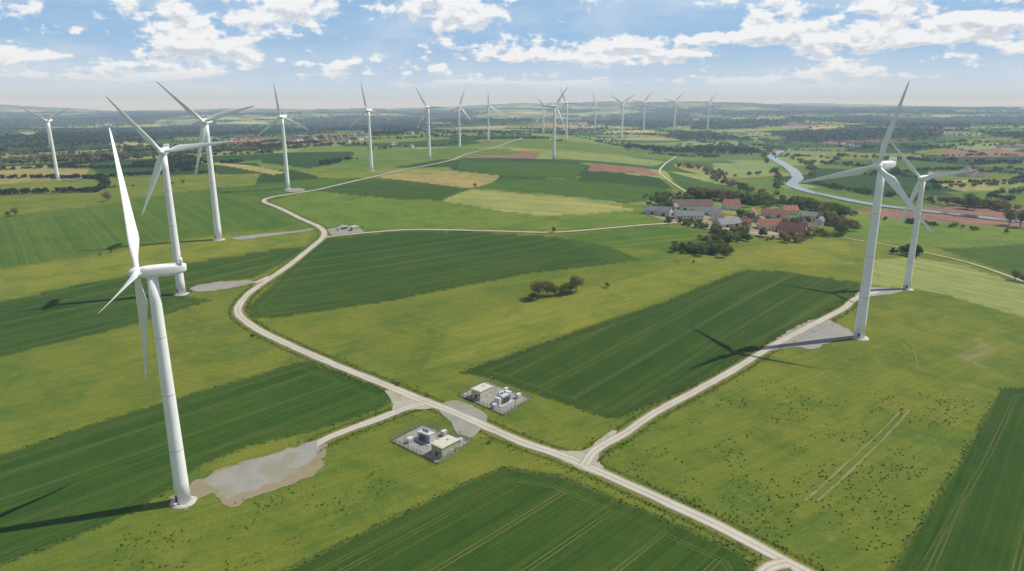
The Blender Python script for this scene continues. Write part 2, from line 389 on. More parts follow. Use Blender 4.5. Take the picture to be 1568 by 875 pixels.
col[far]=pal[ci]*(.85+.3*hsh(ci,np.floor(cid*1000),4))[:,None]*(1+.5*sm(2500,6000,r[far]))[:,None]
for t,poly,d in FW:
    xs=[p.x for p in poly]; ys=[p.y for p in poly]
    k=np.nonzero((jx>min(xs)-1)&(jx<max(xs)+1)&(jy>min(ys)-1)&(jy<max(ys)+1))[0]
    k=k[inpoly(jx[k],jy[k],poly)]
    if len(k)==0: continue
    sh=.92+.16*random.random(); col[k]=np.array(COL[t])*sh
    kind[k]=1 if t in('D','M','P') else 0
    edged[k]=dpoly(gx[k],gy[k],poly)
    if t=='P2':
        f=np.clip(edged[k]/9,0,1)[:,None]; col[k]=col[k]*f+np.array(COL['G'])*(1-f); edged[k]=50
    if d is not None:
        q=(d[1]-d[0]); n=Vector((-q.y,q.x)).normalized(); cross[k]=gx[k]*n.x+gy[k]*n.y+4*np.sin((gx[k]*n.y-gy[k]*n.x)/130)
    else: cross[k]=0; kind[k]*=.5
w=woodmask(gx,gy)
col=col*(1-w)[:,None]+np.array(COL['W'])*w[:,None]; kind=kind*(1-w)
rd=np.full(len(gx),99.)
near=np.nonzero((r<1300))[0]
for L,wd in ROADLINES:
    q=L[::3]
    lo=q.min(0)-12; hi=q.max(0)+12
    k=near[(gx[near]>lo[0])&(gx[near]<hi[0])&(gy[near]>lo[1])&(gy[near]<hi[1])]
    if len(k): rd[k]=np.minimum(rd[k],dpoly(gx[k],gy[k],q[::2] if len(q)>60 else q,False)-wd/2)
gz=terr(gx,gy)+w*(11+7*(vn(gx/22,gy/22,3)-.5))*sm(1800,2200,r)
V=np.column_stack([gx,gy,gz])
i=(np.arange(nr-1)[:,None]*nc+np.arange(nc-1)[None,:]).ravel()
F=np.stack([i,i+1,i+nc+1,i+nc],1)[:,::-1]
M_ground,t,b=newmat('farmland')
p=t.pos(); col_=t.attr('col','Color'); kd=t.attr('kind'); cr=t.attr('cross'); eg=t.attr('edged'); rdd=t.attr('rd')
n0=t.noise(p,.006,4,.55); n1=t.noise(p,.03,6,.62,.6); n2=t.noise(p,.16,5,.68); n3=t.noise(p,.9,4,.68)
sp=t.n.new('ShaderNodeSeparateXYZ'); t.l.new(p,sp.inputs[0])
u_=t.m('ADD',t.m('MULTIPLY',sp.outputs[0],.55),t.m('MULTIPLY',sp.outputs[1],-.83)); v_=t.m('ADD',t.m('MULTIPLY',sp.outputs[0],.83),t.m('MULTIPLY',sp.outputs[1],.55))
strk=t.noise(t.xyz(t.m('MULTIPLY',u_,.28),t.m('MULTIPLY',v_,.010),0.),1.,5,.65,.3)
mead=t.m('SUBTRACT',1.,kd,clamp=True)
crop=t.m('GREATER_THAN',kd,.75)
c=t.mix(t.m('MULTIPLY',t.ss(n0,.38,.62),.6),col_,t.mix(1.,col_,(1.35,1.12,1.15),'MULTIPLY'))
c=t.mix(t.m('MULTIPLY',t.ss(n1,.42,.64),t.m('MULTIPLY_ADD',mead,.35,.45)),c,t.mix(1.,c,(.58,.78,.76),'MULTIPLY'))
c=t.mix(t.m('MULTIPLY',t.ss(strk,.40,.62),t.m('MULTIPLY',mead,.8)),c,t.mix(1.,c,(1.32,1.14,1.35),'MULTIPLY'))
c=t.mix(t.m('MULTIPLY',t.ss(n2,.5,.72),t.m('MULTIPLY_ADD',mead,.35,.15)),c,t.mix(1.,c,(1.45,1.2,1.35),'MULTIPLY'))
dry=t.m('MULTIPLY',t.ss(t.m('ADD',t.m('MULTIPLY',n1,.5),t.m('MULTIPLY',n2,.5)),.56,.66,0.,.4),mead)
c=t.mix(dry,c,(.2,.18,.06))
c=t.mix(t.ss(n3,.38,.72,.0,.6),c,t.mix(1.,c,(.58,.68,.68),'MULTIPLY'))
st=t.noise(t.xyz(t.m('MULTIPLY',cr,.5),t.m('MULTIPLY',n1,1.2),0.),1.,4,.65)
stb=t.noise(t.xyz(t.m('MULTIPLY',cr,.07),t.m('MULTIPLY',n0,2.),5.),1.,3,.6)
c=t.mix(t.m('MULTIPLY',crop,t.ss(st,.35,.68,0.,.85)),c,t.mix(1.,c,(1.7,1.36,1.5),'MULTIPLY'))
c=t.mix(t.m('MULTIPLY',crop,t.ss(stb,.42,.62,0.,.7)),c,t.mix(1.,c,(1.4,1.22,1.1),'MULTIPLY'))
def lines(x,per,offs):
    a=t.m('ABSOLUTE',t.m('SUBTRACT',t.m('MODULO',t.m('ADD',x,24000.),per),per/2))
    return t.ss(t.m('ABSOLUTE',t.m('SUBTRACT',a,offs)),.15,.48,1.,0.)
tl=t.m('MULTIPLY',lines(cr,24.,.95),t.m('GREATER_THAN',eg,9.))
hl=t.ss(t.m('ABSOLUTE',t.m('SUBTRACT',t.m('ABSOLUTE',t.m('SUBTRACT',eg,9.)),.95)),.15,.45,1.,0.)
ln=t.m('MULTIPLY',t.m('MAXIMUM',tl,t.m('MULTIPLY',hl,.7)),crop)
ln=t.m('MULTIPLY',ln,t.ss(t.m('ADD',n1,t.m('MULTIPLY',n0,.6)),.55,.95,.25,.85))
c=t.mix(ln,c,(.125,.12,.042))
mg=t.m('MULTIPLY',t.ss(t.m('ADD',eg,t.m('MULTIPLY',n2,2.)),1.2,3.2,1.,0.),.65)
c=t.mix(mg,c,t.mix(t.ss(n3,.4,.6),(.05,.08,.012),(.18,.155,.05)))
vg=t.ss(t.m('ADD',rdd,t.m('MULTIPLY',t.m('SUBTRACT',n3,.5),2.5)),.2,1.6,1.,0.)
vg2=t.ss(t.m('ABSOLUTE',t.m('SUBTRACT',t.m('ADD',rdd,t.m('MULTIPLY',n2,2.)),4.)),.4,1.8,.55,0.)
c=t.mix(vg2,c,(.04,.065,.009))
c=t.mix(t.m('MULTIPLY',vg,.75),c,(.2,.18,.08))
t.l.new(c,b.inputs['Base Color']); b.inputs['Roughness'].default_value=1.; b.inputs['Specular IOR Level'].default_value=.05
bp=t.n.new('ShaderNodeBump'); bp.inputs['Strength'].default_value=.7; bp.inputs['Distance'].default_value=.55
t.l.new(t.m('ADD',n3,t.m('MULTIPLY',n2,2.)),bp.inputs['Height']); t.l.new(bp.outputs[0],b.inputs['Normal'])
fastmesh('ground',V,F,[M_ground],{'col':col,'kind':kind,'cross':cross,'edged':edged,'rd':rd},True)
# ------------------------------------------------------------------ river
M_water,t,b=newmat('river_water'); b.inputs['Base Color'].default_value=(.07,.10,.11,1); b.inputs['Roughness'].default_value=.12; b.inputs['Specular IOR Level'].default_value=.5
bp=t.n.new('ShaderNodeBump'); bp.inputs['Strength'].default_value=.3; t.l.new(t.noise(t.pos(),.25,3),bp.inputs['Height']); t.l.new(bp.outputs[0],b.inputs['Normal'])
ribbon('river',[(1205,230),(1188,235),(1182,241),(1194,249),(1212,260),(1221,273),(1213,284),(1238,294),(1270,301),(1330,313),(1400,322),(1470,330),(1568,341),(1700,352)],32,M_water,.3,.5,w2=22)
ribbon('river',[(1285,221),(1302,224),(1320,228)],36,M_water,.3,.5)
# ------------------------------------------------------------------ wind turbines
def fit(B,hub,tips,rg):
    hh=hub.z-B.z
    ps=np.radians(np.arange(rg[0],rg[1]+.1,2.))[:,None,None,None]; ph=np.radians(np.arange(0,360,2.))[None,:,None,None]
    Rr=(hh*np.array([.46,.49,.52,.55,.58,.61]))[None,None,:,None]; kk=np.radians(np.array([0,120,240.]))[None,None,None,:]
    ov=hh*.05
    hx=B.x+np.sin(ps)*ov; hy=B.y-np.cos(ps)*ov
    x=hx+np.cos(ps)*np.sin(ph+kk)*Rr; y=hy+np.sin(ps)*np.sin(ph+kk)*Rr; z=hub.z+np.cos(ph+kk)*Rr
    qx,qy=proj(x,y,z); E=0
    for k,tp in enumerate(tips):
        if tp is None: continue
        E=E+((qx[...,k]-tp[0])**2+(qy[...,k]-tp[1])**2)
    i=np.unravel_index(np.argmin(E),E.shape)
    return float(ps[i[0],0,0,0]),float(ph[0,i[1],0,0]),float(Rr[0,0,i[2],0]),float(E[i])
def turbine(base,hubpx,tips,rg=None,pitch=25,detail=1,ov=None,bendm=1.6):
    B=P(*base); v=-FP*SP+(437.5-hubpx[1])*CP; w_=FP*CP+(437.5-hubpx[1])*SP
    hub=Vector((B.x,B.y,H+v/w_*B.y)); hh=hub.z-B.z
    if ov: psi,ph,R=math.radians(ov[0]),math.radians(ov[1]),ov[2]
    else:
        if rg is None:
            a0=-math.degrees(math.atan2(B.x,B.y)); rg=(a0-26,a0+26)
        psi,ph,R,E=fit(B,hub,tips,rg)
    root=empty('wind_turbine'); s=hh/100
    a=Vector((math.sin(psi),-math.cos(psi),0)); rr=Vector((math.cos(psi),math.sin(psi),0)); up=Vector((0,0,1))
    m=MB(); seg=40 if detail else 16
    rb,rt=3.0*s,1.95*s; pr=[]
    N=10
    for k in range(N+1):
        q=k/N; pr.append((q*(hh-2.0*s),rb+(rt-rb)*(q**.9)))
    m.lathe(pr,B,up,seg,0)
    if detail:
        for q in (.002,.25,.5,.75):
            r0=rb+(rt-rb)*(q**.9); m.lathe([(q*(hh-2.3*s),r0+.03),(q*(hh-2.3*s)+.08,r0+.07),(q*(hh-2.3*s)+.3,r0+.07),(q*(hh-2.3*s)+.38,r0+.03)],B,up,seg,1,False)
        m.lathe([(-.6,rb*1.9),(.25,rb*1.75),(.3,rb*1.1)],B,up,seg,2)
        dr_=Vector((-.5,-.85,0)).normalized(); c=B+dr_*(rb-.02)+up*1.6; m.box(c,1.3,.3,2.6,(-dr_.y,dr_.x),3)
        m.box(B+dr_*(rb+.9)+up*.3,1.6,1.8,1.2,(-dr_.y,dr_.x),1)
    m.obj('tower',[M_white,M_seam,M_conc,M_dark],root,True)
    n=MB()
    secs=[(3.6,1.7,1.8,0),(3.2,2.0,2.1,0),(1.0,2.2,2.3,0),(-5,2.25,2.3,.1),(-9,2.1,2.1,.25),(-11.6,1.7,1.6,.5),(-12.3,1.2,1.1,.6)]
    vs=[];fs=[];S=24
    for (q,wy,hz,dz) in secs:
        for k in range(S):
            an=2*math.pi*k/S; cx,cy=math.cos(an),math.sin(an); f_=(abs(cx)**5+abs(cy)**5)**(-.2)
            vs.append(hub+a*(q*s)+rr*(cx*f_*wy*s)+up*((cy*f_*hz+dz)*s))
    for i in range(len(secs)-1):
        for k in range(S): fs.append((i*S+k,i*S+(k+1)%S,(i+1)*S+(k+1)%S,(i+1)*S+k))
    fs.append(tuple(range(S))); fs.append(tuple((len(secs)-1)*S+k for k in range(S)))
    n.add(vs,fs,0)
    n.obj('nacelle',[M_white,M_seam],root,True)
    n=MB()
    n.box(hub-a*(10.6*s)+up*(2.0*s),1.1*s,3.9*s,2.3*s,(a.x,a.y),0,.3*s)
    n.box(hub-a*(7*s)+up*(2.3*s),2.2*s,1.6*s,.3*s,(a.x,a.y),1,0)
    for j in(-1,1): n.box(hub-a*(10.6*s)+rr*(j*1.2*s)+up*(4.2*s),.1*s,.1*s,1.4*s,(a.x,a.y),1)
    n.lathe([(0,2.0*s),(1.3*s,2.0*s)],hub-up*3.0*s,up,20,0)
    n.obj('cooler_and_mast',[M_white,M_seam],root)
    hc=hub+a*(5*s); ro=MB()
    ro.lathe([(-1.8*s,1.5*s),(-1.7*s,2.0*s),(-.4*s,2.2*s),(1.0*s,2.0*s),(2.2*s,1.4*s),(3.0*s,.6*s),(3.2*s,.1*s)],hc,a,24,0)
    K=24 if detail else 12; S=12
    for kb in range(3):
        q=ph+kb*2*math.pi/3; d=rr*math.sin(q)+up*math.cos(q); tg=rr*math.cos(q)-up*math.sin(q); vs=[];fs=[]
        for i in range(K+1):
            u=(i/K)**1.1; L=R*u
            rootr=1.1*s
            g=min(1,max(0,(u-.04)/.2)); g=g*g*(3-2*g)
            cm=4.5*s*(1-.84*max(0,(u-.24)/.76)**.85); ch=2*rootr*(1-g)+cm*g
            th=2*rootr*(1-g)+ch*(.26-.12*u)*g
            if u>.985: ch*=.45
            pt=math.radians(pitch+16*(1-u)**2); cd=tg*math.cos(pt)+a*math.sin(pt); nd=-tg*math.sin(pt)+a*math.cos(pt)
            bend=a*(bendm*s*(.75*u+.25*u*u))
            for k in range(S):
                an=2*math.pi*k/S; cx=math.cos(an); cy=math.sin(an)
                xx=cx*.5*ch+(-.18*ch*g); yy=cy*.5*th*(1-g*.45*(1-cx)*.9*.5-(0.3*g if cx<-.5 else 0))
                vs.append(hc+d*(L+1.0*s*(1-u))+cd*xx+nd*yy+bend)
        for i in range(K):
            for k in range(S): fs.append((i*S+k,i*S+(k+1)%S,(i+1)*S+(k+1)%S,(i+1)*S+k))
        fs.append(tuple(K*S+k for k in range(S))); ro.add(vs,fs,0)
    ro.obj('rotor',[M_white],root,True)
turbine((281,768),(207,416),None,None,55,1,(-66,-32,65),5.5)
turbine((1315,517),(1350,254),[(1404,123),(1432,348),(1250,277)],None,6)
turbine((1388,443),(1410,273),[(1372,228),(1480,264),(1383,334)],None,6)
turbine((278,450),(248,232),[(166,146),(357,216),(218,333)],None,6)
turbine((335,367),(313,186),[(243,131),(395,168),(300,268)],None,6)
turbine((441,289),(431,179),[(421,127),(470,196),(402,203)],None,6)
turbine((89,276),(75,185),[(40,167),(97,171),(78,226)],None,6)
turbine((569,262),(564,169),[(555,130),(594,181),(540,193)],None,6)
turbine((658,244),(655,165),[(640,138),(678,165),(643,188)],pitch=6,detail=0)
turbine((704,229),(704,164),[(710,137),(716,178),(684,166)],pitch=6,detail=0)
turbine((748,218),(748,163),[(747,139),(765,170),(735,172)],pitch=6,detail=0)
turbine((848,245),(850,163),[(863,140),(858,186),(832,162)],pitch=6,detail=0)
turbine((867,217),(867,158),[(864,138),(884,154),(856,172)],pitch=6,detail=0)
turbine((832,205),(832,161),[(826,152),(842,158),(832,178)],pitch=6,detail=0)
turbine((911,200),(911,158),[(909,138),(925,160),(900,168)],pitch=6,detail=0)
turbine((952,213),(953,158),[(936,150),(970,148),(950,175)],pitch=6,detail=0)
turbine((985,205),(985,157),[(996,142),(988,172),(972,154)],pitch=6,detail=0)
turbine((1032,202),(1033,156),[(1044,145),(1035,170),(1018,153)],pitch=6,detail=0)
turbine((1083,201),(1084,158),[(1092,145),(1086,172),(1070,156)],pitch=6,detail=0)
# ------------------------------------------------------------------ substations
def quadframe(px):
    W=PX(px); c=sum(W,Vector())/4; u=(W[1]-W[0]); v=(W[3]-W[0]); return W,c,u,v
def fence(px,post=3.0,hgt=2.6):
    W=PX(px); m=MB(); n=len(W)
    for i in range(n):
        a=W[i]; b=W[(i+1)%n]; L=(b-a).length; k=int(L/post)
        for j in range(k):
            q=a.lerp(b,j/k); q.z=float(terr(q.x,q.y)); m.box(q,.18,.18,hgt,(1,0),0)
        d=(b-a).normalized()
        for zz in (.15,.45,.75,1.05,1.35,1.65,1.95,2.25,2.5):
            c=(a+b)/2; c.z=min(a.z,b.z)+zz+.1; m.box(c,L,.05,.06,(d.x,d.y),0)
    m.obj('security_fence',[M_galv])
def kiosk(px,py,L,W_,hh,ax,wall,name='switchgear_building'):
    B=P(px,py); B.z+=.05; e=empty(name); ux=Vector((ax[0],ax[1],0)).normalized(); uy=Vector((-ux.y,ux.x,0))
    if uy.y>0: uy=-uy
    m=MB(); m.box(B-Vector((0,0,.3)),L+.5,W_+.5,.5,ax,1); m.box(B+Vector((0,0,.2)),L,W_,hh,ax,0); m.obj('walls',[wall,M_conc],e)
    m=MB(); m.box(B+Vector((0,0,hh+.2)),L+.7,W_+.7,.35,ax,0,.06); m.box(B+Vector((0,0,hh+.55)),L-.6,W_-.6,.12,ax,0)
    m.box(B+ux*(L*.2)+Vector((0,0,hh+.67)),1.4,1.2,.6,ax,0,.05); m.obj('roof',[M_kroof],e)
    m=MB()
    for k,(q,wd,ht) in enumerate(((-.3,1.4,2.5),(.02,2.2,2.6),(.34,1.4,1.2))):
        c=B+ux*(q*L)+uy*(W_/2+.03)+Vector((0,0,.35 if k<2 else 1.8)); m.box(c,wd,.1,ht,ax,0)
        for z in range(4): m.box(c+uy*.06+Vector((0,0,.2+z*ht*.22)),wd*.8,.05,.1,ax,1)
    for sg in(-1,1):
        m.box(B+ux*(sg*(L/2+.03))+Vector((0,0,.4)),.1,1.6,2.5,ax,1); m.box(B+ux*(sg*(L/2+.03))+uy*(W_*.3)+Vector((0,0,2.4)),.1,1.2,.9,ax,1)
    m.obj('doors_and_vents',[M_steel,M_dark],e)
def transformer(px,py,L,W_,hh,ax):
    B=P(px,py); B.z+=.05; e=empty('power_transformer'); ux=Vector((ax[0],ax[1],0)).normalized(); uy=Vector((-ux.y,ux.x,0)); up=Vector((0,0,1))
    m=MB(); m.box(B-up*.2,L+1.4,W_+1.4,.5,ax,1); m.box(B+up*.3,L*.5,W_*.7,hh*.72,ax,0,.12)
    m.obj('tank',[M_steel,M_conc],e)
    m=MB()
    for k in range(9):
        for sg in(-1,1): m.box(B+ux*((k-4)*L*.055)+uy*(sg*(W_*.35+.35))+up*.7,.14,.65,hh*.5,ax,0)
    m.obj('radiators',[M_galv],e)
    m=MB()
    for k in(-1,0,1):
        m.lathe([(0,.25),(.25,.34),(.4,.22),(.6,.32),(.8,.2),(1.,.3),(1.5,.1)],B+ux*(k*L*.15)+up*(hh*.72+.3),up,10,0)
    m.lathe([(0,.5),(L*.4,.5)],B-ux*(L*.2)+uy*(W_*.2)+up*(hh*.9),ux,14,1)
    m.obj('bushings_and_conservator',[M_dark,M_steel],e)
    m=MB(); m.box(B+ux*(L*.4)+up*.25,L*.18,W_*.6,hh*.75,ax,0,.08); m.box(B-ux*(L*.38)+up*.25,L*.2,W_*.55,hh*.6,ax,0,.08)
    m.box(B+ux*(L*.4)+up*(.25+hh*.75),L*.22,W_*.66,.15,ax,0)
    for z in range(4): m.box(B+ux*(L*.4)-uy*(W_*.3+.04)+up*(.8+z*.8),L*.13,.08,.3,ax,1)
    m.obj('control_cabinets',[M_steel,M_dark],e)
def cabinet(px,py,L,W_,hh,ax):
    B=P(px,py); B.z+=.05; m=MB(); m.box(B,L+.3,W_+.3,.25,ax,1); m.box(B+Vector((0,0,.25)),L,W_,hh,ax,0,.06); m.box(B+Vector((0,0,.25+hh)),L+.25,W_+.25,.12,ax,0)
    ux=Vector((ax[0],ax[1],0)).normalized(); uy=Vector((-ux.y,ux.x,0))
    for z in (.5,.9,1.3):
        for sg in (-1,1): m.box(B+uy*(sg*(W_/2+.02))+Vector((0,0,z)),L*.7,.05,.12,ax,2)
    m.obj('equipment_cabinet',[M_steel,M_conc,M_dark])
def pole(px,py,h=7):
    B=P(px,py); m=MB(); m.lathe([(0,.16),(h,.09)],B,(0,0,1),8,0); m.box(B+Vector((0,0,h)),1.4,.5,.25,(1,0),0); m.obj('floodlight_mast',[M_galv])
for s_ in (SUB1,SUB2): fence(s_)
W,c,u,v=quadframe(SUB1); ax1=(u.x,u.y); kiosk(738,607,10.5,7,5,ax1,M_kiosk)
transformer(770,616,11,6.5,6.5,ax1); pole(752,594); pole(789,622); pole(716,606); cabinet(794,610,3,2,2.4,ax1); cabinet(757,625,2.4,1.8,2.2,ax1); cabinet(775,600,2.4,1.6,2.,ax1)
W,c,u,v=quadframe(SUB2); ax2=(u.x,u.y); kiosk(682,693,11.5,7.4,5.4,ax2,M_kgreen); transformer(652,675,9.5,5.5,6.5,(v.x,v.y)); pole(670,664); pole(704,681); pole(620,676); cabinet(628,678,3,2,2.4,ax2); cabinet(680,667,2.6,2,2.4,ax2); cabinet(704,679,2.6,1.8,2.2,ax2)
W,c,u,v=quadframe(SUB3); transformer(525,352,12,7,5,(u.x,u.y)); kiosk(543,353,8,6,4,(u.x,u.y),M_kiosk)
# ------------------------------------------------------------------ houses
def house(px,py,L,W_,hw,hr,rot,wall,roof,name='farm_house',win=True):
    B=P(px,py); B.z-=.2; e=empty(name); a=math.radians(rot); ax=(math.cos(a),math.sin(a)); ux=Vector((ax[0],ax[1],0)); uy=Vector((-ux.y,ux.x,0)); up=Vector((0,0,1))
    m=MB(); q=lambda x,y,z:B+ux*x+uy*y+up*z; l,w=L/2,W_/2
    vs=[q(-l,-w,0),q(l,-w,0),q(l,w,0),q(-l,w,0),q(-l,-w,hw),q(l,-w,hw),q(l,w,hw),q(-l,w,hw),q(-l,0,hw+hr-.15),q(l,0,hw+hr-.15)]
    m.add(vs,[(0,1,5,4),(2,3,7,6),(1,2,6,9,5),(3,0,4,8,7),(4,5,9,8),(6,7,8,9)]); m.obj('walls',[wall],e)
    m=MB(); o=.7; k=hr/w
    for sg in(-1,1):
        y1=sg*(w+o); z1=hw-o*k
        top=[q(-l-o,0,hw+hr+.12),q(l+o,0,hw+hr+.12),q(l+o,y1,z1+.12),q(-l-o,y1,z1+.12)]; bot=[p_-up*.25 for p_ in top]
        m.add(top+bot,[(0,1,2,3),(7,6,5,4),(0,1,5,4),(1,2,6,5),(2,3,7,6),(3,0,4,7)])
    m.obj('roof',[roof],e)
    m=MB(); nw=max(2,int(L/4))
    if win:
        for i in range(nw):
            x=-l+(i+.5)*L/nw
            for sg in(-1,1):
                for z in ((1.,) if hw<5 else (1.,3.6)):
                    m.box(q(x,sg*(w+.03),z),1.2,.12,1.4,ax,0); m.box(q(x,sg*(w+.08),z-.12),1.5,.16,.1,ax,1)
        for sg in(-1,1): m.box(q(sg*(l+.03),0,hw*.75),.12,1.2,1.3,ax,0)
        m.obj('windows',[M_glass,M_conc],e)
        m=MB(); m.box(q(L*.2,.5,hw+hr*.7),1.1,1.1,hr*.3+1.5,ax,0); m.box(q(L*.2,.5,hw+hr+1.5),1.3,1.3,.2,ax,1); m.obj('chimney',[M_wallb,M_conc],e)
    else:
        m.box(q(-L*.2,-w-.05,0),4,.15,min(4,hw-.5),ax,0); m.box(q(L*.25,-w-.05,0),4,.15,min(4,hw-.5),ax,0); m.box(q(L*.25,w+.05,0),4,.15,min(4,hw-.5),ax,0)
        m.box(q(l+.05,0,0),.15,4,min(4,hw-.5),ax,0); m.obj('barn_doors',[M_dark],e)
    m=MB(); m.box(q(-L*.05,-w-.06,0),1.2,.14,2.2,ax,0); m.obj('door',[M_rb],e)
V_=[(1008,329,32,16,6,5,-25,M_wallg,M_rg,'barn',0),(1058,321,54,20,7,7,0,M_wallw,M_rb,'barn',0),(1054,336,34,14,6,5,0,M_wallw,M_rg,'farm_house',1),(1088,330,26,14,6,5,-15,M_wallw,M_rg,'barn',0),
(1119,321,22,14,8,7,0,M_wallw,M_rr,'farm_house',1),(1113,347,32,16,5,6,25,M_wallg,M_rg,'barn',0),(1150,331,15,12,6,5,60,M_wallw,M_rr,'farm_house',1),(1177,352,27,15,7,7,0,M_wallw,M_rr,'farm_house',1),
(1182,333,28,14,6,6,-25,M_wallw,M_rr,'farm_house',1),(1208,328,24,14,6,7,15,M_wallw,M_rr,'farm_house',1),(1213,359,30,19,6,9,-30,M_wallw,M_rd,'farm_house',1),(1242,335,28,12,5,5,-12,M_wallw,M_rg,'barn',0),
(1138,346,16,11,5,5,10,M_wallw,M_rd,'farm_house',1),(1030,330,14,9,4,3,10,M_wallw,M_rg,'shed',0),(1240,352,16,11,5,5,20,M_wallw,M_rb,'farm_house',1),(1160,341,13,9,5,4,80,M_wallb,M_rb,'shed',0),
(1200,341,15,10,5,5,30,M_wallw,M_rd,'farm_house',1),(1225,347,14,10,5,5,-40,M_wallw,M_rg,'farm_house',1),(1098,338,14,9,5,4,20,M_wallw,M_rb,'shed',0),(1036,320,16,10,4,4,35,M_wallw,M_rg,'shed',0),(1255,343,16,11,5,5,50,M_wallw,M_rg,'farm_house',1)]
for h_ in V_: house(*h_)
def village(name,spots,size=14):
    m=MB()
    for (px,py) in spots:
        B=P(px,py); B.z-=.5; a=random.uniform(0,3.1); ux=Vector((math.cos(a),math.sin(a),0)); uy=Vector((-ux.y,ux.x,0)); up=Vector((0,0,1))
        L=size*random.uniform(.8,1.7); W_=size*random.uniform(.6,.8); hw=7; hr=5; l,w=L/2,W_/2; q=lambda x,y,z:B+ux*x+uy*y+up*z
        m.add([q(-l,-w,0),q(l,-w,0),q(l,w,0),q(-l,w,0),q(-l,-w,hw),q(l,-w,hw),q(l,w,hw),q(-l,w,hw),q(-l,0,hw+hr-.2),q(l,0,hw+hr-.2)],[(0,1,5,4),(2,3,7,6),(1,2,6,9,5),(3,0,4,8,7)],random.choice((0,0,0,1)))
        l+=.7
        for sg in(-1,1): m.add([q(-l,0,hw+hr),q(l,0,hw+hr),q(l,sg*(w+.8),hw-.6),q(-l,sg*(w+.8),hw-.6)],[(0,1,2,3)],random.choice((2,2,3,4,4)))
    m.obj(name,[M_wallw,M_wallg,M_rr,M_rb,M_rg])
def spots(x0,x1,y0,y1,n): return [(random.uniform(x0,x1),random.uniform(y0,y1)) for _ in range(n)]
for q_ in ((440,560,210,219,30,18),(1470,1520,263,271,9,16),(1180,1240,186,194,26,26),(130,190,188,194,20,26),(560,640,198,206,10,22),(1440,1480,198,206,14,26),(1290,1300,224,227,2,16),(250,320,190,195,14,26),(690,750,198,203,10,24),
  (1110,1150,203,208,10,22),(1370,1400,206,210,8,22),(1530,1568,222,228,8,18),(880,930,192,195,10,28),(1040,1060,222,225,3,16),(20,60,214,219,7,20),(600,640,222,227,4,14),(1330,1350,250,253,3,14)):
    village('distant_village',spots(*q_[:5]),q_[5])
# ------------------------------------------------------------------ vegetation
def crown(n,seed,rx=.36,rz=.36,cz=.6,leaf=.05,lobes=9):
    g=np.random.default_rng(seed); C=g.normal(size=(lobes,3)); C/=np.linalg.norm(C,axis=1)[:,None]; C*=g.uniform(.25,.72,(lobes,1))
    C=C*np.array([rx,rx,rz])+np.array([0,0,cz]); lr=g.uniform(.32,.6,lobes)*rx
    k=g.integers(0,lobes,n); d=g.normal(size=(n,3)); d/=np.linalg.norm(d,axis=1)[:,None]
    c=C[k]+d*(lr[k]*g.uniform(.65,1.08,n))[:,None]*np.array([1,1,.85])
    e=d+g.normal(size=(n,3))*.75; e/=np.linalg.norm(e,axis=1)[:,None]
    t1=np.cross(e,g.normal(size=(n,3))); t1/=np.linalg.norm(t1,axis=1)[:,None]; t2=np.cross(e,t1)
    s=leaf*g.uniform(.6,1.5,n)[:,None]
    V=np.stack([c-t1*s-t2*s*.6,c+t1*s-t2*s*.5,c+t2*s*1.1],1).reshape(-1,3)
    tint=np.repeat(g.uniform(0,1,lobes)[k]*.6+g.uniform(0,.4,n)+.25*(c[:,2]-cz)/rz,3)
    return V,np.arange(3*n).reshape(-1,3),tint
def mass(name,pts,sc,temps,mat,tintv=.5):
    VV=[];FF=[];TT=[];b=0; g=np.random.default_rng(len(pts)); which=g.integers(0,len(temps),len(pts))
    for ti,(V,F,T) in enumerate(temps):
        k=np.nonzero(which==ti)[0]
        if len(k)==0: continue
        a=g.uniform(0,6.28,len(k)); ca,sa=np.cos(a)[:,None],np.sin(a)[:,None]
        s=sc[k]; s=s if s.ndim==2 else np.stack([s,s,s],1)
        x=(V[None,:,0]*ca-V[None,:,1]*sa)*s[:,0:1]; y=(V[None,:,0]*sa+V[None,:,1]*ca)*s[:,1:2]; z=V[None,:,2]*s[:,2:3]
        W_=np.stack([x,y,z],2)+pts[k][:,None,:]
        f=(F[None]+(np.arange(len(k))*len(V))[:,None,None]).reshape(-1,3)+b
        VV.append(W_.reshape(-1,3)); FF.append(f); TT.append((T[None,:]*(1-tintv)+g.uniform(0,1,len(k))[:,None]*tintv).ravel()); b+=len(k)*len(V)
    return fastmesh(name,np.concatenate(VV),np.concatenate(FF),[mat],{'tint':np.concatenate(TT)})
N=60000
a=np.radians(rng.uniform(-44,44,N)); D=np.exp(rng.uniform(np.log(1900),np.log(13000),N)); x=np.sin(a)*D; y=np.cos(a)*D
k=woodmask(x,y)>.5; x=x[k];y=y[k];D=D[k]
s=np.maximum(14,D*.0042)*rng.uniform(.8,1.3,len(x)); sz=np.maximum(17,D*.0022)*rng.uniform(.8,1.2,len(x))
tf=[crown(26,s_,.42,.4,.5,.17,5) for s_ in range(4)]
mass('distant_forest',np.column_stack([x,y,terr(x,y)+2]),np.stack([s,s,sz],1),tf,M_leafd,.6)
N=500000
a=np.radians(rng.uniform(-44,44,N)); D=np.exp(rng.uniform(np.log(1150),np.log(9000),N)); x=np.sin(a)*D; y=np.cos(a)*D
cid,ed=voro(x,y); sel=(ed<.03)&(np.sin(cid*91.7)>-.05)&~((np.abs(x)<600)&(y<2400)&(x<450)); sel|=(fbm(x/260,y/300,44)>.75)&((x<-500)|(x>700))
sel&=~((x>480)&(x<900)&(y<2300)&(y>1000))
x=x[sel];y=y[sel];D=D[sel]
if len(x)>23000: x=x[:23000];y=y[:23000];D=D[:23000]
s=np.maximum(8.5,D*.0024)*rng.uniform(.6,1.3,len(x))
mass('hedgerow_trees',np.column_stack([x,y,terr(x,y)-.5]),np.stack([s*1.2,s*1.2,np.minimum(s,18)],1),tf,M_leafd,.7)
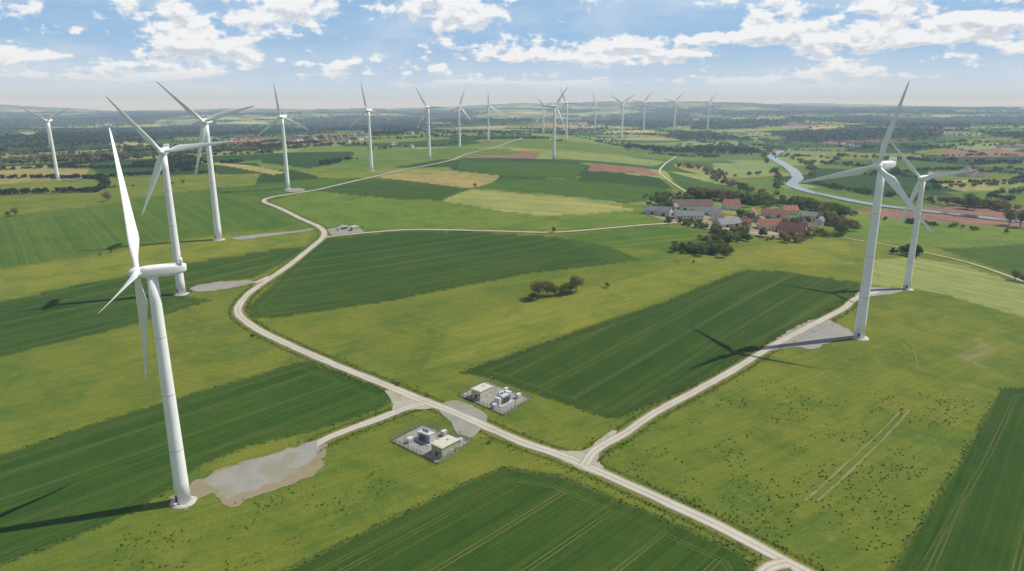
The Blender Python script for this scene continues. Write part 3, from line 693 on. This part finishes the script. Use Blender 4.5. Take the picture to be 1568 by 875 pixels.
tm=[crown(260,20+s_,.42,.42,.5,.065,8) for s_ in range(5)]
def belt(name,px,n,h,mat,wid=8):
    L=smoothline(PX(px),3.); k=rng.integers(0,len(L),n); p=L[k]+rng.normal(size=(n,2))*wid
    s=h*rng.uniform(.55,1.25,n); return mass(name,np.column_stack([p,terr(p[:,0],p[:,1])-.4]),np.stack([s*1.1,s*1.1,s],1),tm,mat,.6)
B_=[([(-60,256),(0,251),(60,246),(120,243),(200,241)],90,16,M_leafb,9),([(120,243),(300,236),(380,232)],100,16,M_leafb,9),([(380,232),(410,234),(440,228)],30,14,M_leaf,12),([(0,240),(80,232),(160,228),(260,226)],60,15,M_leaf,12),([(440,228),(500,224),(560,222)],34,14,M_leaf,10),
([(487,254),(515,249),(540,245)],20,11,M_leafd,6),([(300,268),(330,262)],8,8,M_leafd,5),([(1000,229),(1050,234),(1090,242)],60,15,M_leafb,12),([(1055,216),(1120,224),(1175,234)],60,15,M_leaf,12),([(1090,242),(1110,236),(1150,238)],26,13,M_leaf,8),
([(1040,256),(1080,262),(1110,272)],36,13,M_leafb,14),([(1090,272),(1130,288),(1180,300)],44,13,M_leafb,9),([(1200,306),(1250,314),(1300,330)],30,12,M_leafb,8),([(1185,262),(1194,282),(1186,292)],22,14,M_leaf,5),([(1180,228),(1168,238),(1180,252)],20,13,M_leaf,6),
([(1210,242),(1238,255),(1246,272),(1256,284)],40,14,M_leafb,6),([(1260,286),(1310,294),(1380,304),(1430,311)],50,13,M_leaf,6),([(1430,312),(1500,318),(1568,327)],36,17,M_leafb,7),([(1330,336),(1420,344),(1540,358)],20,8,M_leaf,4),
([(1380,392),(1405,390)],8,14,M_leafd,6),([(1040,384),(1070,388),(1115,385)],34,11,M_leaf,6),([(1080,372),(1110,366),(1140,356)],18,12,M_leafb,6),([(1100,375),(1135,366)],12,11,M_leaf,5),([(985,303),(1020,300),(1060,302)],18,8,M_leafb,5),
([(1060,304),(1090,307),(1140,311)],50,19,M_leafb,8),([(1140,314),(1200,316),(1260,326),(1290,334)],70,19,M_leaf,10),([(1130,330),(1200,344),(1240,345)],30,12,M_leaf,9),([(1010,340),(1060,344),(1100,357)],20,8,M_leaf,6),([(1150,360),(1200,370),(1250,362)],22,11,M_leafb,6),([(1000,320),(1030,312),(1060,308)],22,14,M_leaf,7),([(1255,330),(1280,345),(1300,356)],24,16,M_leafb,8),
([(600,215),(700,205),(760,202)],50,14,M_leaf,15),([(760,206),(860,204),(960,206),(1040,212)],50,13,M_leaf,14),([(560,232),(620,226),(700,220)],24,11,M_leafb,6),([(1300,226),(1400,228),(1500,224),(1600,226)],60,15,M_leafd,12),([(1400,292),(1480,286),(1568,281)],36,12,M_leaf,8),([(1240,250),(1300,254),(1340,262)],26,13,M_leafd,8),
([(1230,360),(1270,362),(1295,360)],10,10,M_leaf,5),([(1280,240),(1400,246),(1568,252)],60,15,M_leafd,14),([(1330,270),(1400,262),(1470,262),(1560,262)],46,14,M_leaf,12),([(1520,300),(1568,296),(1620,300)],16,16,M_leaf,9),([(1140,270),(1180,264)],7,11,M_leaf,8),
([(100,294),(200,286),(290,280)],10,7,M_leaf,6),([(150,390),(170,386)],4,3,M_leafd,3),([(1050,345),(1080,350),(1100,358)],16,9,M_leaf,6)]
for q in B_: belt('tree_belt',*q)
def treemesh(seed,bud):
    g=random.Random(seed); m=MB()
    m.lathe([(0,.032),(.08,.022),(.35,.016),(.55,.008)],(0,0,-.02),(0,0,1),8,0)
    for i in range(9):
        an=g.uniform(0,6.28); d=Vector((math.cos(an),math.sin(an),g.uniform(.5,1.3))).normalized()
        m.lathe([(0,.011),(.15,.008),(.34,.003)],(0,0,g.uniform(.18,.4)),d,5,0)
    V,F,T=crown(1500,seed,.42,.36,.58,.024,14)
    nv=len(m.v); me=bpy.data.meshes.new('tree'); me.from_pydata(m.v+[tuple(v) for v in V],[],m.f+[tuple(int(j)+nv for j in f) for f in F])
    me.materials.append(M_bark); me.materials.append((M_leaf,M_leafb,M_leafd)[bud]); me.polygons.foreach_set('material_index',[0]*len(m.f)+[1]*len(F))
    at=me.attributes.new('tint','FLOAT','POINT'); at.data.foreach_set('value',np.concatenate([np.zeros(nv),T]).astype(np.float32)); return me
TM=[[treemesh(50+3*i+b_,b_) for i in range(3)] for b_ in range(3)]
def tree(px,py,hpx,bud=0,name='tree',wide=1.):
    B=P(px,py); h=hpx/ppm(B)/.97; o=link(bpy.data.objects.new(name,random.choice(TM[bud]))); o.location=B-Vector((0,0,.02*h)); o.scale=(h*wide,h*wide,h); o.rotation_euler=(0,0,random.uniform(0,6.28))
for q in [(824,458,34,1),(838,453,27,0),(882,447,30,1),(862,452,17,0,'bush',1.4),(849,453,19,1,'bush',1.3),(872,449,20,0,'bush',1.4),(815,459,12,0,'bush',1.5),(930,441,9,0,'bush',1.2),(165,309,15,1),(848,356,9,0),(727,287,7,0),
 (24,331,12,1),(12,332,8,1),(560,300,5,0),(1016,316,18,1),(1082,308,22,1),(1096,310,24,1),(1148,318,20,0),(1165,308,18,0),(1262,333,22,0),(1285,362,21,0),(1292,361,17,1),(1140,352,14,0),(1128,316,13,1),(1235,318,16,0),(1072,309,18,0),(1175,318,14,0),
 (1193,340,13,2),(1226,345,13,0),(1110,395,18,0),(1095,390,15,1),(1075,392,18,0),(1055,388,14,0),(1125,362,15,0),(1402,395,18,2),(1480,320,22,0),(1492,322,18,0),(1545,345,22,0),(1562,348,24,1),(1450,316,15,0),(1186,352,8,2),(1062,404,6,0),(555,350,4,0),(1554,430,16,1),(1566,433,12,1),
 (610,590,6,0,'bush',1.5),(655,608,5,0,'bush',1.6),(387,516,4,2,'bush',2),(1015,303,9,0),(750,679,6,0,'bush',1.4),(918,706,5,0,'bush',1.5)]:
    tree(*q)
def tuft(seed):
    g=np.random.default_rng(seed); V=[]
    for i in range(12):
        a=g.uniform(0,6.28); b_=g.uniform(0,.35,2)-.17; l=g.uniform(.25,.6); V+=[(b_[0]-.16*math.sin(a),b_[1]+.16*math.cos(a),-.05),(b_[0]+.16*math.sin(a),b_[1]-.16*math.cos(a),-.05),(b_[0]+l*math.cos(a),b_[1]+l*math.sin(a),g.uniform(.4,1.))]
    return np.array(V),np.arange(36).reshape(-1,3),g.uniform(0,1,36)
tt=[tuft(i) for i in range(4)]
pts=[]
for L,wd in ROADLINES:
    k=np.nonzero(np.hypot(L[:,0],L[:,1])<620)[0]
    if len(k)<3: continue
    T=np.gradient(L,axis=0); T/=np.linalg.norm(T,axis=1)[:,None]+1e-9; n=len(k)*7
    i=rng.choice(k,n); sd=rng.choice([-1,1],n); o_=wd/2+1.2+rng.gamma(2.,1.1,n)
    pts.append(L[i]+np.stack([-T[i,1],T[i,0]],1)*(sd*o_)[:,None]+rng.normal(size=(n,2))*.8)
for poly,n in (([(950,700),(1160,580),(1500,610),(1350,860),(1200,830),(1000,750)],1200),([(150,830),(330,780),(500,720),(600,700),(640,730),(430,850),(100,960)],500)):
    W=PX(poly); xs=[p.x for p in W]; ys=[p.y for p in W]; x=rng.uniform(min(xs),max(xs),n*3); y=rng.uniform(min(ys),max(ys),n*3)
    k=inpoly(x,y,W)&(fbm(x/18,y/18,70)>.5); pts.append(np.stack([x[k],y[k]],1)[:n])
for t_,poly,d in FW:
    if t_!='D' or poly[0].y>800: continue
    Wp=np.array([(p.x,p.y) for p in poly]); q=[]
    for i in range(len(Wp)):
        a_,b_=Wp[i],Wp[(i+1)%len(Wp)]; n=int(np.linalg.norm(b_-a_)*.7); q.append(a_+(b_-a_)*rng.uniform(0,1,(n,1))+rng.normal(size=(n,2))*.9)
    q=np.concatenate(q); pts.append(q[np.hypot(q[:,0],q[:,1])<650])
pts=np.concatenate(pts)
dmin=np.full(len(pts),99.)
for L,wd in ROADLINES: dmin=np.minimum(dmin,dpoly(pts[:,0],pts[:,1],L[::4],False)-wd/2)
for s_ in (SUB1,SUB2,[(305,738),(370,708),(430,694),(485,677),(480,700),(450,728),(400,746),(348,764),(325,745)],AP1,AP2,AP3): dmin[inpoly(pts[:,0],pts[:,1],PX(s_))]=-1
pts=pts[dmin>.5]; s=rng.uniform(.35,1.0,len(pts))
mass('grass_tussocks',np.column_stack([pts,terr(pts[:,0],pts[:,1])]),np.stack([s*1.3,s*1.3,s*.8],1),tt,M_tuft,.7)
# ------------------------------------------------------------------ haze
if USE_VOL:
    m=MB(); m.box((0,0,-150),64000,64000,480); o=m.obj('sky_haze',[])
    vm=bpy.data.materials.new('aerial_haze'); vm.use_nodes=True; nt=vm.node_tree; nt.nodes.clear(); out=nt.nodes.new('ShaderNodeOutputMaterial'); vs=nt.nodes.new('ShaderNodeVolumeScatter')
    vs.inputs['Color'].default_value=(.54,.75,1,1); vs.inputs['Density'].default_value=9e-5; vs.inputs['Anisotropy'].default_value=0.; nt.links.new(vs.outputs[0],out.inputs['Volume']); o.data.materials.append(vm)
# ------------------------------------------------------------------ sky
w=bpy.data.worlds.new('World'); scene.world=w; w.use_nodes=True; t=NT(w.node_tree); bg=t.n['Background']; bg.inputs[1].default_value=.1
sky=t.n.new('ShaderNodeTexSky'); sky.sky_type='NISHITA'; sky.sun_disc=False; sky.sun_elevation=math.radians(51); sky.sun_rotation=math.atan2(SUN.x,SUN.y); sky.air_density=1.; sky.dust_density=.4; sky.ozone_density=2.5
tc=t.n.new('ShaderNodeTexCoord').outputs['Generated']; sp=t.n.new('ShaderNodeSeparateXYZ'); t.l.new(tc,sp.inputs[0]); X,Y,Z=sp.outputs; zz=t.m('MAXIMUM',Z,0.)
az_=t.m('ARCTAN2',X,Y)
def dens(dz):
    e=t.m('ADD',zz,dz)
    v=t.m('MULTIPLY',t.m('LOGARITHM',t.m('MULTIPLY_ADD',e,.395,.0082),math.e),2.53)
    n1=t.noise(t.xyz(t.m('MULTIPLY',az_,6.5),v,3.7),1.15,3,.5,.3)
    n2=t.noise(t.xyz(t.m('MULTIPLY',az_,1.),0.,t.m('MULTIPLY',e,1.7)),36.,8,.6)
    return t.m('ADD',t.m('MULTIPLY',n1,.60),t.m('MULTIPLY',n2,.40))
d0=dens(0.); d1=dens(.009)
cov=t.ss(d0,.485,.545)
veil=t.ss(t.noise(t.xyz(t.m('MULTIPLY',az_,2.2),0.,t.m('MULTIPLY',zz,9.)),2.2,5,.6),.42,.7,0.,.5)
lit=t.ss(t.m('SUBTRACT',d0,d1),-.06,.03)
thin=t.m('SUBTRACT',1.,t.ss(d0,.50,.56))
lit=t.m('MAXIMUM',lit,t.m('MULTIPLY',thin,.85))
cc=t.mix(lit,(6.1,6.55,7.2),(9.6,9.65,9.7))
cov=t.m('MULTIPLY',cov,t.ss(Z,.012,.05)); cov=t.m('MULTIPLY',cov,t.ss(Z,.3,.6,1.,.15))
skyb=t.mix(t.ss(Z,.05,.4,.9,.0),sky.outputs[0],(3.1,5.2,8.1))
skyb=t.mix(veil,skyb,(7.0,7.8,8.8))
skyc=t.mix(t.ss(Z,.005,.09,.9,.0),skyb,(6.5,7.6,8.7))
c=t.mix(t.m('MULTIPLY',cov,.92),skyc,cc)
c=t.mix(t.ss(Z,.3,.7),c,t.mix(1.,c,(.72,.72,.72),'MULTIPLY'))
t.l.new(c,bg.inputs[0])
sl=bpy.data.lights.new('sun','SUN'); sl.energy=5.; sl.angle=math.radians(.53); sl.color=(1,.95,.86); so=link(bpy.data.objects.new('sun',sl)); so.rotation_euler=SUN.to_track_quat('Z','Y').to_euler(); so.location=(300,100,600)
cam=bpy.data.cameras.new('camera'); cam.sensor_width=36; cam.lens=36*FP/1568; cam.clip_end=80000; cam.clip_start=1; co=link(bpy.data.objects.new('camera',cam)); co.location=(0,0,H); co.rotation_euler=(math.pi/2-PITCH,0,0); scene.camera=co
scene.view_settings.view_transform='Standard'; scene.view_settings.look='None'; scene.view_settings.exposure=0
